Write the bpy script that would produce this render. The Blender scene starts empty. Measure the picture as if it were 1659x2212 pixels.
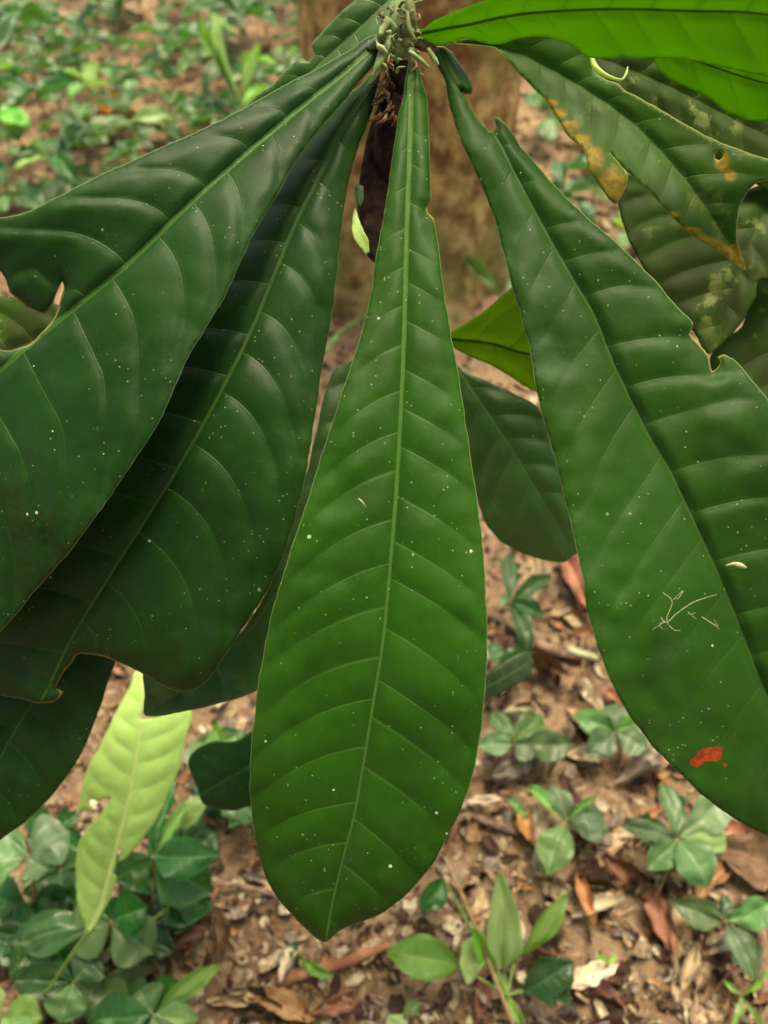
import bpy, math, random
import numpy as np
from mathutils import Vector, Matrix, noise
from mathutils.geometry import delaunay_2d_cdt
random.seed(11); RNG = np.random.default_rng(5)
S = bpy.context.scene
C = S.collection
R = math.radians

# ------------------------------------------------------------------ camera, light, exposure
CAM_H, PITCH, VFOV = 1.10, 50.0, 66.0
cd = bpy.data.cameras.new('camera'); cam = bpy.data.objects.new('camera', cd); C.objects.link(cam)
cam.location = (0, 0, CAM_H); cam.rotation_euler = (R(90 - PITCH), 0, 0)
cd.sensor_fit = 'VERTICAL'; cd.sensor_height = 36; cd.sensor_width = 27
cd.lens = 18 / math.tan(R(VFOV / 2)); cd.clip_start = 0.02; cd.clip_end = 500
cd.dof.use_dof = True; cd.dof.focus_distance = 0.45; cd.dof.aperture_fstop = 5.9
S.camera = cam
SUN_EL, SUN_ROT = 72, 20
w = bpy.data.worlds.new('World'); S.world = w; w.use_nodes = True
nt = w.node_tree; sky = nt.nodes.new('ShaderNodeTexSky'); sky.sky_type = 'NISHITA'; sky.sun_disc = False
sky.sun_elevation = R(SUN_EL); sky.sun_rotation = R(SUN_ROT); sky.dust_density = 4; sky.air_density = 1; sky.ozone_density = 0.3
wb = nt.nodes.new('ShaderNodeMix'); wb.data_type = 'RGBA'; wb.blend_type = 'MULTIPLY'; wb.inputs[0].default_value = 1; wb.inputs[7].default_value = (1.07, 1.0, .73, 1)
nt.links.new(sky.outputs[0], wb.inputs[6]); nt.links.new(wb.outputs[2], nt.nodes['Background'].inputs[0]); nt.nodes['Background'].inputs[1].default_value = 0.085
sl = bpy.data.lights.new('sun', 'SUN'); sl.energy = 1.5; sl.angle = R(25); sl.color = (1, .90, .68)
so = bpy.data.objects.new('sun', sl); C.objects.link(so)
so.rotation_euler = (R(90 - SUN_EL), 0, R(180 - SUN_ROT))
S.view_settings.view_transform = 'Standard'; S.view_settings.look = 'None'
S.view_settings.gamma = 1; S.view_settings.exposure = 1.72

# ------------------------------------------------------------------ camera geometry of the photograph
FPX = 1106 / math.tan(R(VFOV / 2))
sp, cp = math.sin(R(PITCH)), math.cos(R(PITCH))
UP = Vector((0, sp, cp)); FW = Vector((0, cp, -sp)); RT = Vector((1, 0, 0)); CAM = Vector((0, 0, CAM_H))
def P(x, y, d):                                   # photo point at depth d in metres
    x, y, d = float(x), float(y), float(d)
    return CAM + (RT * ((x - 829.5) / FPX) - UP * ((y - 1106) / FPX) + FW) * d
def G(x, y, h=0.0):                               # photo point at height h over the soil
    r = P(x, y, 1) - CAM
    z = h
    for _ in range(4):
        t = (z - CAM_H) / r.z; p = CAM + r * t; z = h + H(p.x, p.y)
    return CAM + r * ((z - CAM_H) / r.z)
def H(x, y):
    return 0.020 * noise.noise((x * 3, y * 3, 0)) + 0.008 * noise.noise((x * 11, y * 11, 3)) + 0.003 * noise.noise((x * 40, y * 40, 7))

# ------------------------------------------------------------------ tagging
def tag(o, label=None, cat=None, group=None, kind=None):
    for k, v in (('label', label), ('category', cat), ('group', group), ('kind', kind)):
        if v: o[k] = v
    return o
def empty(name, loc, label, cat, group=None):
    o = bpy.data.objects.new(name, None); C.objects.link(o); o.location = loc; o.empty_display_size = .02
    return tag(o, label, cat, group)
def link(name, me, parent=None, loc=None):
    o = bpy.data.objects.new(name, me); C.objects.link(o)
    if parent: o.parent = parent
    if loc is not None: o.location = loc
    return o
def mesh(name, vs, fs, mat, smooth=True):
    me = bpy.data.meshes.new(name); me.from_pydata([tuple(v) for v in vs], [], fs); me.update()
    mats = mat if isinstance(mat, list) else [mat]
    for m in mats: me.materials.append(m)
    if smooth: me.polygons.foreach_set('use_smooth', [True] * len(me.polygons))
    return me
def attr(me, name, vals):
    a = me.attributes.new(name, 'FLOAT', 'POINT'); a.data.foreach_set('value', np.asarray(vals, dtype=np.float32))

# ------------------------------------------------------------------ materials
class NB:
    def __init__(s, name):
        s.m = bpy.data.materials.new(name); s.m.use_nodes = True; s.t = s.m.node_tree
        s.b = s.t.nodes['Principled BSDF']; s.out = s.t.nodes['Material Output']
    def n(s, typ, **kw):
        o = s.t.nodes.new(typ)
        for k, v in kw.items(): setattr(o, k, v)
        return o
    def put(s, sock, v):
        if isinstance(v, bpy.types.NodeSocket): s.t.links.new(v, sock)
        elif isinstance(v, tuple) and len(v) == 3 and sock.type == 'RGBA': sock.default_value = (*v, 1)
        else: sock.default_value = v
    def at(s, name): return s.n('ShaderNodeAttribute', attribute_name=name).outputs['Fac']
    def ma(s, op, a, b=0.0, c=None):
        o = s.n('ShaderNodeMath', operation=op); s.put(o.inputs[0], a); s.put(o.inputs[1], b)
        if c is not None: s.put(o.inputs[2], c)
        return o.outputs[0]
    def step(s, v, lo, hi, a=0.0, b=1.0):
        o = s.n('ShaderNodeMapRange', interpolation_type='SMOOTHSTEP'); s.put(o.inputs[0], v)
        for i, q in zip((1, 2, 3, 4), (lo, hi, a, b)): s.put(o.inputs[i], q)
        return o.outputs[0]
    def mix(s, f, a, b, bt='MIX'):
        o = s.n('ShaderNodeMix', data_type='RGBA', blend_type=bt); s.put(o.inputs[0], f); s.put(o.inputs[6], a); s.put(o.inputs[7], b)
        return o.outputs[2]
    def noise(s, scale, detail=4, vec=None, rough=.55):
        o = s.n('ShaderNodeTexNoise'); o.inputs['Scale'].default_value = scale; o.inputs['Detail'].default_value = detail
        o.inputs['Roughness'].default_value = rough
        if vec: s.put(o.inputs['Vector'], vec)
        return o.outputs['Fac']
    def obj(s): return s.n('ShaderNodeTexCoord').outputs['Object']
    def bump(s, h, strength, dist):
        o = s.n('ShaderNodeBump'); o.inputs['Strength'].default_value = strength; o.inputs['Distance'].default_value = dist
        s.put(o.inputs['Height'], h); return o.outputs[0]
    def set(s, k, v): s.put(s.b.inputs[k], v)

def leaf_mat(name, base, vein, trans, tr=.25, rough=.42, specks=1.0, spot=(.5, .08, .01), lichen=0.0, nscale=1.0, margin=None, spec=.5, veinw=.045, veinamt=.7, rnd=False, soft=.09, tv=.35):
    B = NB(name); oc = B.obj()
    d = B.at('dd'); side = B.step(d, -.5, .5)
    fl = B.at('pl'); fr = B.at('pr')
    def line(ph, wd):
        f = B.ma('ABSOLUTE', B.ma('SUBTRACT', B.ma('FRACT', ph), .5))      # .5 on the vein
        return B.step(f, .5 - wd, .5)
    u = B.at('uu')
    vm = B.n('ShaderNodeMix', data_type='FLOAT'); B.put(vm.inputs[0], side); B.put(vm.inputs[2], line(fl, veinw)); B.put(vm.inputs[3], line(fr, veinw))
    vmask = B.ma('MULTIPLY', vm.outputs[0], B.step(u, .95, .25, 0.0, 1.0))
    mid = B.step(B.at('mid'), 1.3, .7)
    vall = B.ma('MAXIMUM', B.ma('MULTIPLY', vmask, veinamt), mid)
    n1 = B.noise(9 * nscale, 5, oc); n2 = B.noise(120 * nscale, 4, oc)
    col = B.mix(B.step(n1, .35, .65), tuple(c * .82 for c in base), tuple(c * 1.2 for c in base))
    col = B.mix(B.ma('MULTIPLY', B.step(n2, .45, .7), .35), col, tuple(c * 1.5 for c in base))
    # fine net of small veins
    vo = B.n('ShaderNodeTexVoronoi', feature='DISTANCE_TO_EDGE'); vo.inputs['Scale'].default_value = 330 * nscale; B.put(vo.inputs['Vector'], oc)
    net = B.step(vo.outputs['Distance'], .09, .0)
    col = B.mix(B.ma('MULTIPLY', net, .07), col, vein)
    col = B.mix(vall, col, vein)
    if rnd:
        r = B.n('ShaderNodeObjectInfo').outputs['Random']
        hs = B.n('ShaderNodeHueSaturation'); B.put(hs.inputs['Color'], col)
        B.put(hs.inputs['Hue'], B.ma('MULTIPLY_ADD', r, .05, .48)); B.put(hs.inputs['Value'], B.ma('MULTIPLY_ADD', B.ma('FRACT', B.ma('MULTIPLY', r, 7.3)), .8, .65))
        B.put(hs.inputs['Saturation'], B.ma('MULTIPLY_ADD', B.ma('FRACT', B.ma('MULTIPLY', r, 3.1)), .35, .75)); col = hs.outputs[0]
    if lichen:
        ln = B.noise(45, 6, oc, .7); lm = B.step(ln, .56, .62)
        lm = B.ma('MULTIPLY', lm, B.step(B.noise(14, 2, oc), .42, .6)); lm = B.ma('MULTIPLY', lm, lichen)
        col = B.mix(lm, col, (.26, .32, .08))
        col = B.mix(B.ma('MULTIPLY', B.step(B.noise(25, 5, oc), .45, .6), .6 * lichen), col, (.045, .05, .012))
    # spots: yellowing or rust, ragged edge
    sm = B.ma('ADD', B.at('spot'), B.ma('MULTIPLY', B.ma('SUBTRACT', B.noise(90, 5, oc), .5), .9 if soft < .2 else .55))
    sm = B.ma('MULTIPLY', B.step(sm, .53 - soft, .53 + soft), B.step(B.at('spot'), .02, .1))
    rim = B.ma('MULTIPLY', B.step(B.ma('ADD', B.at('spot'), B.ma('MULTIPLY', B.ma('SUBTRACT', B.noise(150, 5, oc, .7), .5), 1.0)), .30, .55), B.step(B.at('spot'), .02, .3))
    col = B.mix(B.ma('MULTIPLY', rim, .7 if soft < .2 else .25), col, (.055, .035, .01))
    col = B.mix(sm, col, B.mix(B.step(B.noise(260, 3, oc), .4, .6), spot, tuple(c * .6 for c in spot)))
    edge = B.at('edge')
    if margin:
        mm = B.step(B.ma('ADD', edge, B.ma('MULTIPLY', B.noise(160, 3, oc), 1.2)), 3.2, 1.2)
        col = B.mix(B.ma('MULTIPLY', mm, .8), col, margin)
    if specks:
        vs = B.n('ShaderNodeTexVoronoi', feature='F1'); vs.inputs['Scale'].default_value = 165; B.put(vs.inputs['Vector'], oc)
        sepc = B.n('ShaderNodeSeparateColor'); B.put(sepc.inputs[0], vs.outputs['Color'])
        rr = B.ma('MULTIPLY_ADD', B.ma('POWER', sepc.outputs[1], 3.0), .15, .03)
        on = B.ma('GREATER_THAN', sepc.outputs[0], 1 - .13 * specks)
        clus = B.step(B.noise(17, 5, oc, .7), .47, .56)
        kk = B.ma('MULTIPLY', B.ma('MULTIPLY', B.ma('LESS_THAN', vs.outputs['Distance'], rr), on), clus)
        col = B.mix(B.ma('MULTIPLY', kk, .9), col, (.62, .68, .48))
        v3 = B.n('ShaderNodeTexVoronoi', feature='F1'); v3.inputs['Scale'].default_value = 420; B.put(v3.inputs['Vector'], oc)
        s3 = B.n('ShaderNodeSeparateColor'); B.put(s3.inputs[0], v3.outputs['Color'])
        k3 = B.ma('MULTIPLY', B.ma('LESS_THAN', v3.outputs['Distance'], .21), B.ma('MULTIPLY', B.ma('GREATER_THAN', s3.outputs[0], 1 - .075 * specks), B.step(B.noise(22, 6, oc, .75), .44, .58)))
        col = B.mix(B.ma('MULTIPLY', k3, .6), col, (.34, .42, .26))
    if specks:
        gr = B.noise(38, 9, oc, .72); gm = B.ma('MULTIPLY', B.step(gr, .50, .68), B.step(B.noise(7, 3, oc), .40, .62))
        col = B.mix(B.ma('MULTIPLY', gm, .24), col, (.05, .085, .038))
        dm = B.step(B.noise(70, 7, oc, .75), .62, .72); col = B.mix(B.ma('MULTIPLY', dm, .35), col, tuple(c * .45 for c in base))
    bt = B.ma('MULTIPLY', B.at('bite'), B.step(B.ma('ADD', edge, B.ma('MULTIPLY', B.noise(140, 4, oc), 7)), 8.5, 4.5))
    col = B.mix(bt, col, (.26, .22, .06))
    B.set('Base Color', col)
    B.set('Roughness', B.ma('MULTIPLY_ADD', n1, .2, rough - .1)); B.set('Specular IOR Level', spec)
    hgt = B.ma('SUBTRACT', B.ma('MULTIPLY', n2, .22), B.ma('MULTIPLY', vall, .55))
    hgt = B.ma('SUBTRACT', hgt, B.ma('MULTIPLY', net, .03))
    nrm = B.bump(hgt, .55, .0012); B.set('Normal', nrm)
    tb = B.n('ShaderNodeBsdfTranslucent'); tc = B.mix(vall, trans, tuple(min(1, c * tv) for c in trans))
    tc = B.mix(B.ma('MULTIPLY', B.step(n1, .3, .7), .45), tc, tuple(c * .6 for c in trans))
    B.put(tb.inputs[0], tc)
    ms = B.n('ShaderNodeMixShader'); ms.inputs[0].default_value = tr
    B.t.links.new(B.b.outputs[0], ms.inputs[1]); B.t.links.new(tb.outputs[0], ms.inputs[2]); B.t.links.new(ms.outputs[0], B.out.inputs[0])
    return B.m

def bark_mat(name, c1, c2, scale=30, moss=None, rough=.85, dist=.004, patch=None):
    B = NB(name); oc = B.obj()
    a = B.noise(scale, 8, oc, .65); b = B.noise(scale * .22, 4, oc)
    col = B.mix(B.step(a, .35, .68), c1, c2)
    if moss: col = B.mix(B.ma('MULTIPLY', B.step(b, .47, .6), .75), col, moss)
    if patch:
        v = B.noise(scale * 1.3, 5, oc, .7); col = B.mix(B.step(v, .62, .70), col, patch)
    B.set('Base Color', col); B.set('Roughness', rough); B.set('Specular IOR Level', .2)
    B.set('Normal', B.bump(a, .8, dist)); return B.m

def dead_mat(name, c1, c2, rough=.7):
    B = NB(name); oc = B.obj(); r = B.n('ShaderNodeObjectInfo').outputs['Random']
    o2 = B.n('ShaderNodeVectorMath', operation='ADD'); B.put(o2.inputs[0], oc); B.put(o2.inputs[1], r)
    v = o2.outputs[0]
    a = B.noise(3.0, 7, v, .68)
    col = B.mix(B.step(a, .36, .66), c1, c2)
    hs = B.n('ShaderNodeHueSaturation'); B.put(hs.inputs['Color'], col)
    B.put(hs.inputs['Value'], B.ma('MULTIPLY_ADD', r, .9, .5)); B.put(hs.inputs['Hue'], B.ma('MULTIPLY_ADD', B.ma('FRACT', B.ma('MULTIPLY', r, 9.7)), .04, .48))
    col = hs.outputs[0]
    mid = B.step(B.at('mid'), 1.3, .7); col = B.mix(B.ma('MULTIPLY', mid, .5), col, tuple(min(1, c * 1.6) for c in c2))
    B.set('Base Color', col); B.set('Roughness', rough); B.set('Specular IOR Level', .3); B.set('Normal', B.bump(a, .6, .02)); return B.m

GREEN = (.036, .105, .022)
M = {}
M['leafC'] = leaf_mat('leaf_centre_green', (.020, .078, .003), (.062, .15, .024), (.05, .28, .005), .15, .52, 1.3, spec=.15, veinw=.055, veinamt=.5, margin=(.20, .28, .10))
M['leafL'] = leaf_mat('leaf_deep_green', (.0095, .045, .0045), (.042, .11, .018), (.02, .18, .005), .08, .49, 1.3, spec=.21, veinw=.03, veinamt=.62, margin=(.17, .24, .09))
M['leafR'] = leaf_mat('leaf_right_green', (.017, .064, .0032), (.036, .092, .014), (.04, .25, .004), .12, .51, 1.3, spec=.17, veinamt=.35, spot=(.36, .055, .012), margin=(.22, .29, .12))
M['leafBack'] = leaf_mat('leaf_back_green', (.055, .145, .028), (.12, .22, .06), (.10, .45, .02), .25, .48, .9, lichen=.25, margin=(.2, .3, .12))
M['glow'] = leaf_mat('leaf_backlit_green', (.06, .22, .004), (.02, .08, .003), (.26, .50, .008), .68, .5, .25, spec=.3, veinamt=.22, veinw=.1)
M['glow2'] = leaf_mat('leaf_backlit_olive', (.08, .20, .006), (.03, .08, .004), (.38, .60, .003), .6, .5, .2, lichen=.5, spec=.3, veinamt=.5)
M['sick'] = leaf_mat('leaf_yellowing', (.040, .105, .008), (.065, .15, .018), (.18, .50, .01), .35, .5, .5, soft=.34, spec=.2, spot=(.40, .26, .015), lichen=.35, margin=(.40, .42, .10))
M['mossy'] = leaf_mat('leaf_mossy', (.042, .092, .007), (.070, .13, .014), (.12, .38, .01), .35, .6, .6, lichen=1.2, spec=.25)
M['lime'] = leaf_mat('leaf_young_lime', (.50, .72, .20), (.74, .86, .34), (.66, .95, .24), .35, .45, 0, veinamt=.6, tv=1.3, margin=(.5, .7, .2), spot=(.3, .3, .15))
M['seed'] = leaf_mat('seedling_blue_green', (.105, .18, .062), (.17, .26, .10), (.15, .50, .05), .2, .42, 0, nscale=.02, rnd=True, veinamt=.6, veinw=.1)
M['seedD'] = leaf_mat('seedling_dark_green', (.030, .105, .018), (.09, .22, .06), (.10, .40, .02), .2, .36, 0, nscale=.02, rnd=True, veinamt=.5, veinw=.1)
M['seedL'] = leaf_mat('seedling_light_green', (.20, .42, .07), (.35, .55, .15), (.40, .80, .05), .35, .45, 0, nscale=.02, rnd=True, veinamt=.5, veinw=.1)
M['seedP'] = leaf_mat('seedling_pale_green', (.36, .52, .20), (.50, .62, .28), (.45, .70, .15), .3, .5, 0, nscale=.02, veinamt=.5, veinw=.1)
M['tan'] = dead_mat('dead_tan', (.42, .27, .155), (.62, .46, .30))
M['rust'] = dead_mat('dead_rust', (.27, .12, .06), (.45, .25, .14))
M['brown'] = dead_mat('dead_brown', (.11, .055, .035), (.24, .135, .09))
M['grey'] = dead_mat('dead_grey', (.22, .17, .14), (.40, .34, .29))
M['cream'] = dead_mat('dead_cream', (.58, .46, .30), (.80, .70, .52))
M['orange'] = dead_mat('dead_orange', (.50, .22, .07), (.68, .38, .17))
M['bark'] = bark_mat('tree_bark', (.17, .085, .03), (.66, .48, .21), 20, moss=(.17, .17, .05), patch=(.55, .22, .09), dist=.02)
M['stem'] = bark_mat('stem_bark', (.012, .006, .005), (.055, .028, .022), 90, patch=(.16, .10, .07))
M['twig'] = bark_mat('twig_bark', (.14, .08, .055), (.34, .22, .16), 60)
M['twigR'] = bark_mat('twig_red', (.22, .09, .05), (.38, .19, .11), 60)
M['bud'] = bark_mat('bud_green', (.16, .27, .08), (.40, .54, .26), 160, moss=(.12, .11, .04), rough=.6, dist=.001)
M['scale'] = bark_mat('bud_scale', (.12, .055, .03), (.36, .24, .13), 200, dist=.001)
M['petiole'] = bark_mat('petiole_green', (.16, .28, .05), (.26, .38, .10), 80, rough=.5, dist=.0008)
M['petioleR'] = bark_mat('petiole_brown', (.24, .15, .07), (.36, .26, .14), 80, rough=.5, dist=.0008)
M['white'] = bark_mat('dry_flake', (.30, .33, .18), (.52, .55, .34), 300, rough=.7, dist=.0005)
M['pink'] = bark_mat('pink_twig', (.45, .10, .06), (.60, .22, .14), 200, rough=.6, dist=.0005)

def soil():
    B = NB('forest_soil'); oc = B.obj()
    a = B.noise(60, 9, oc, .7); b = B.noise(7, 5, oc); c = B.noise(240, 5, oc, .6)
    col = B.mix(B.step(a, .38, .66), (.25, .14, .08), (.58, .39, .25))
    col = B.mix(B.ma('MULTIPLY', B.step(b, .42, .62), .6), col, (.56, .38, .22))
    col = B.mix(B.step(c, .58, .68), col, (.58, .42, .28))
    col = B.mix(B.step(B.noise(26, 6, oc, .65), .54, .62), col, (.050, .026, .016))
    B.set('Base Color', col); B.set('Roughness', .9); B.set('Specular IOR Level', .15)
    B.set('Normal', B.bump(B.ma('ADD', a, B.ma('MULTIPLY', c, .4)), 1.0, .012)); return B.m
M['soil'] = soil()

# ------------------------------------------------------------------ ground
def axis(lo, hi, st, far):
    v = list(np.arange(lo, hi + 1e-6, st)); s_ = st; a, b = lo, hi
    while b < far:
        s_ *= 1.5; a -= s_; b += s_; v = [a] + v + [b]
    return v
xs = axis(-2.4, 2.6, .02, 60); ys = axis(-.5, 4.6, .02, 60)
vs = [(x, y, H(x, y)) for y in ys for x in xs]; nx = len(xs)
fs = [(j * nx + i, j * nx + i + 1, (j + 1) * nx + i + 1, (j + 1) * nx + i) for j in range(len(ys) - 1) for i in range(nx - 1)]
tag(link('ground', mesh('ground', vs, fs, M['soil'])), 'reddish brown forest soil under the plants', kind='structure')

# ------------------------------------------------------------------ tubes
def tube_data(pts, rads, n=8, cap=True, wob=0):
    vs, fs = [], []; pts = [Vector(p) for p in pts]; ref = Vector((.31, .2, .93))
    for i, p in enumerate(pts):
        t = (pts[min(i + 1, len(pts) - 1)] - pts[max(i - 1, 0)]).normalized()
        a = t.cross(ref)
        if a.length < .1: a = t.cross(Vector((1, 0, 0)))
        a.normalize(); b = t.cross(a)
        for k in range(n):
            q = 2 * math.pi * k / n; rr = rads[i] * (1 + (wob * noise.noise(p * 40 + Vector((k * 1.7, 0, 0))) if wob else 0))
            vs.append(p + a * math.cos(q) * rr + b * math.sin(q) * rr)
    for i in range(len(pts) - 1):
        for k in range(n):
            fs.append((i * n + k, i * n + (k + 1) % n, (i + 1) * n + (k + 1) % n, (i + 1) * n + k))
    if cap:
        fs.append(tuple(range(n))[::-1]); fs.append(tuple((len(pts) - 1) * n + k for k in range(n)))
    return vs, fs
def spline(pts, per=6):
    pts = [np.array(p, float) for p in pts]; out = []
    for i in range(len(pts) - 1):
        p0 = pts[i - 1] if i else 2 * pts[0] - pts[1]; p1, p2 = pts[i], pts[i + 1]
        p3 = pts[i + 2] if i + 2 < len(pts) else 2 * pts[-1] - pts[-2]
        for k in range(per):
            t = k / per
            out.append(.5 * ((2 * p1) + (-p0 + p2) * t + (2 * p0 - 5 * p1 + 4 * p2 - p3) * t * t + (-p0 + 3 * p1 - 3 * p2 + p3) * t ** 3))
    out.append(pts[-1]); return out
def tube(name, pts, r0, r1, mat, parent=None, n=8, per=5, wob=0, off=Vector((0, 0, 0))):
    q = [Vector(p) for p in spline(pts, per)]; k = len(q)
    vs, fs = tube_data([p - off for p in q], [r0 + (r1 - r0) * i / (k - 1) for i in range(k)], n, wob=wob)
    o = link(name, mesh(name, vs, fs, mat), parent); return o

# ------------------------------------------------------------------ big leaves traced at their own depth
def dense(poly, st, closed=True):
    pts = [np.array(p[:2], float) for p in poly]; n = len(pts); out = []
    rng = range(n if closed else n - 1)
    for i in rng:
        p0, p1, p2, p3 = pts[(i - 1) % n], pts[i], pts[(i + 1) % n], pts[(i + 2) % n]
        L = np.linalg.norm(p2 - p1); k = max(1, int(L / st))
        # tension lower for short segments (bites stay sharp)
        T = .5 if L > 26 else .25
        for j in range(k):
            t = j / k
            m1, m2 = T * (p2 - p0), T * (p3 - p1)
            l0, l3 = np.linalg.norm(p1 - p0), np.linalg.norm(p3 - p2)
            m1 *= min(1, 2 * L / (L + l0 + 1e-6)); m2 *= min(1, 2 * L / (L + l3 + 1e-6))
            out.append((2 * t ** 3 - 3 * t * t + 1) * p1 + (t ** 3 - 2 * t * t + t) * m1 + (-2 * t ** 3 + 3 * t * t) * p2 + (t ** 3 - t * t) * m2)
    return np.array(out)
def inside(pts, poly):
    x, y = pts[:, 0], pts[:, 1]; r = np.zeros(len(pts), bool); n = len(poly)
    for i in range(n):
        x1, y1 = poly[i]; x2, y2 = poly[(i + 1) % n]
        c = ((y1 > y) != (y2 > y)); c &= x < (x2 - x1) * (y - y1) / (y2 - y1 + 1e-12) + x1; r ^= c
    return r
def segdist(pts, poly, closed=True):
    best = np.full(len(pts), 1e9); n = len(poly)
    for i in range(n if closed else n - 1):
        a = poly[i]; b = poly[(i + 1) % n]; ab = b - a; L = ab @ ab + 1e-9
        t = np.clip(((pts - a) @ ab) / L, 0, 1); q = a + t[:, None] * ab
        best = np.minimum(best, np.hypot(*(pts - q).T))
    return best
def leaf_px(name, parent, mat, outline, midrib, slope=(-.2, -.2), veins=(60, 100), vl=(.2, .5), vr=(.2, .5), relief=.0016,
            step=8, midw=(9, 3), curl=0.0, wave=.003, spots=(), bites=(), holes=(), thick=.00045, groove=.0012, label=None, seed=0, asym=.5):
    off = parent.location if parent else Vector((0, 0, 0))
    ol = dense(outline, step * .8); _c = ol.mean(0)
    ol = np.array([q + np.array([noise.noise((q[0] * .03, q[1] * .03, 1 + seed)), noise.noise((q[0] * .03, q[1] * .03, 9 + seed))]) * 2.2 + np.array([noise.noise((q[0] * .11, q[1] * .11, 3)), noise.noise((q[0] * .11, q[1] * .11, 7))]) * 1.1 for q in ol])
    mr = np.array(spline([m[:3] for m in midrib], 10)); mxy = mr[:, :2]
    lo, hi = ol.min(0), ol.max(0); gx = np.arange(lo[0], hi[0], step); gy = np.arange(lo[1], hi[1], step * .866)
    pts = np.array([(x + (step / 2 if j % 2 else 0), y) for j, y in enumerate(gy) for x in gx]); pts += RNG.uniform(-.6, .6, pts.shape)
    hp = [dense(h, step * .6) for h in holes]
    pts = pts[inside(pts, ol)]; pts = pts[segdist(pts, ol) > step * .45]; pts = pts[segdist(pts, mxy, False) > step * .35]
    for h in hp: pts = pts[~inside(pts, h)]; pts = pts[segdist(pts, h) > step * .4]
    mi = mxy[inside(mxy, ol)]; mi = mi[segdist(mi, ol) > step * .3]
    allp = [Vector(p) for p in ol] + [Vector(p) for h in hp for p in h] + [Vector(p) for p in mi] + [Vector(p) for p in pts]
    ed = [(i, (i + 1) % len(ol)) for i in range(len(ol))]; b = len(ol)
    for h in hp: ed += [(b + i, b + (i + 1) % len(h)) for i in range(len(h))]; b += len(h)
    for i in range(len(mi) - 1):
        if np.hypot(*(mi[i + 1] - mi[i])) < 40: ed.append((b + i, b + i + 1))
    V, E, F, *_ = delaunay_2d_cdt(allp, ed, [], 2 if hp else 1, 1e-4)
    V = np.array([tuple(v) for v in V])
    if hp:
        F = [f for f in F if not any(inside(V[list(f)].mean(0)[None], h)[0] for h in hp)]
    F = [f for f in F if inside(V[list(f)].mean(0)[None], ol)[0]] if hp else F
    # projection on the midrib
    seg = np.diff(mxy, axis=0); L = np.hypot(*seg.T); cum = np.r_[0, np.cumsum(L)]
    bd = np.full(len(V), 1e9); ss = np.zeros(len(V)); sd = np.zeros(len(V)); dm = np.zeros(len(V))
    for i in range(len(seg)):
        t = ((V - mxy[i]) @ seg[i]) / (L[i] ** 2 + 1e-9)
        tc = np.clip(t, 0 if i else -9, 1 if i < len(seg) - 1 else 9); q = mxy[i] + tc[:, None] * seg[i]
        dist = np.hypot(*(V - q).T); cr = seg[i][0] * (V[:, 1] - mxy[i][1]) - seg[i][1] * (V[:, 0] - mxy[i][0])
        m = dist < bd; bd[m] = dist[m]; ss[m] = (cum[i] + tc * L[i])[m]; sd[m] = np.sign(cr[m])
        dm[m] = (mr[i, 2] + np.clip(tc, -.5, 1.5) * (mr[i + 1, 2] - mr[i, 2]))[m]
    e = segdist(V, ol)
    for h in hp: e = np.minimum(e, segdist(V, h))
    u = bd / (bd + e + 1e-6); T = cum[-1]; W = bd + e
    def phase(ab):
        v = ss - ab[0] * bd - ab[1] * bd * u ** 1.5
        s0, s1 = veins; k = (s1 - s0) / T
        v = np.maximum(v, -T * .5); base = np.maximum(1 + k * v / s0, .2)
        return (np.log(base) / k if abs(k) > 1e-6 else v / s0) + .08 * np.sin(v * .021 + seed) + .05 * np.sin(v * .047 + 2 * seed) + 20
    pl, pr = phase(vl), phase((vr[0], vr[1])) + .43
    ph = np.where(sd < 0, pl, pr) % 1
    # between two veins the blade swells; slope is steeper on one side
    bul = np.where(ph < asym, np.sin(ph / asym * math.pi / 2), np.cos((ph - asym) / (1 - asym) * math.pi / 2)) ** .8
    rl = relief if isinstance(relief, tuple) else (relief, relief)
    hh = np.where(sd < 0, rl[0], rl[1]) * bul * np.clip(bd / 25, 0, 1) * np.clip(e / 30, 0, 1) ** .7
    nz = np.array([noise.noise((a * .006 + seed, b_ * .006, seed)) for a, b_ in V]); nz2 = np.array([noise.noise((a * .018, b_ * .018 + seed, 2.)) for a, b_ in V])
    sl = np.where(sd < 0, slope[0], slope[1])
    D = dm + sl * bd / FPX * dm + curl * u ** 2.5 - hh + groove * np.exp(-(bd / 12) ** 2) + wave * (nz + .3 * nz2) * np.clip(u * 1.3, .2, 1)
    D = np.minimum(D, 3)
    X = [P(V[i, 0], V[i, 1], D[i]) - off for i in range(len(V))]
    F = [tuple(f)[::-1] for f in F]
    me = mesh(name, X, F, mat)
    attr(me, 'dd', sd * bd); attr(me, 'pl', pl); attr(me, 'pr', pr); attr(me, 'uu', u); attr(me, 'edge', np.minimum(e, 60))
    mw = midw[0] + (midw[1] - midw[0]) * np.clip(ss / T, 0, 1); attr(me, 'mid', bd / (mw / 2 + .01))
    sp_ = np.zeros(len(V))
    for (x, y, r) in spots:
        rx, ry = (r if isinstance(r, tuple) else (r, r)); q = np.hypot((V[:, 0] - x) / rx, (V[:, 1] - y) / ry); sp_ = np.maximum(sp_, np.clip(1.35 - q * .9, 0, 1))
    attr(me, 'spot', sp_)
    bi = np.zeros(len(V))
    for (x, y, r) in bites: bi = np.maximum(bi, np.clip(1.6 - np.hypot(V[:, 0] - x, V[:, 1] - y) / r, 0, 1))
    attr(me, 'bite', bi)
    o = link(name, me, parent)
    if thick:
        md = o.modifiers.new('thickness', 'SOLIDIFY'); md.thickness = thick; md.offset = 0
    if label: o['label'] = label
    return o

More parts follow.
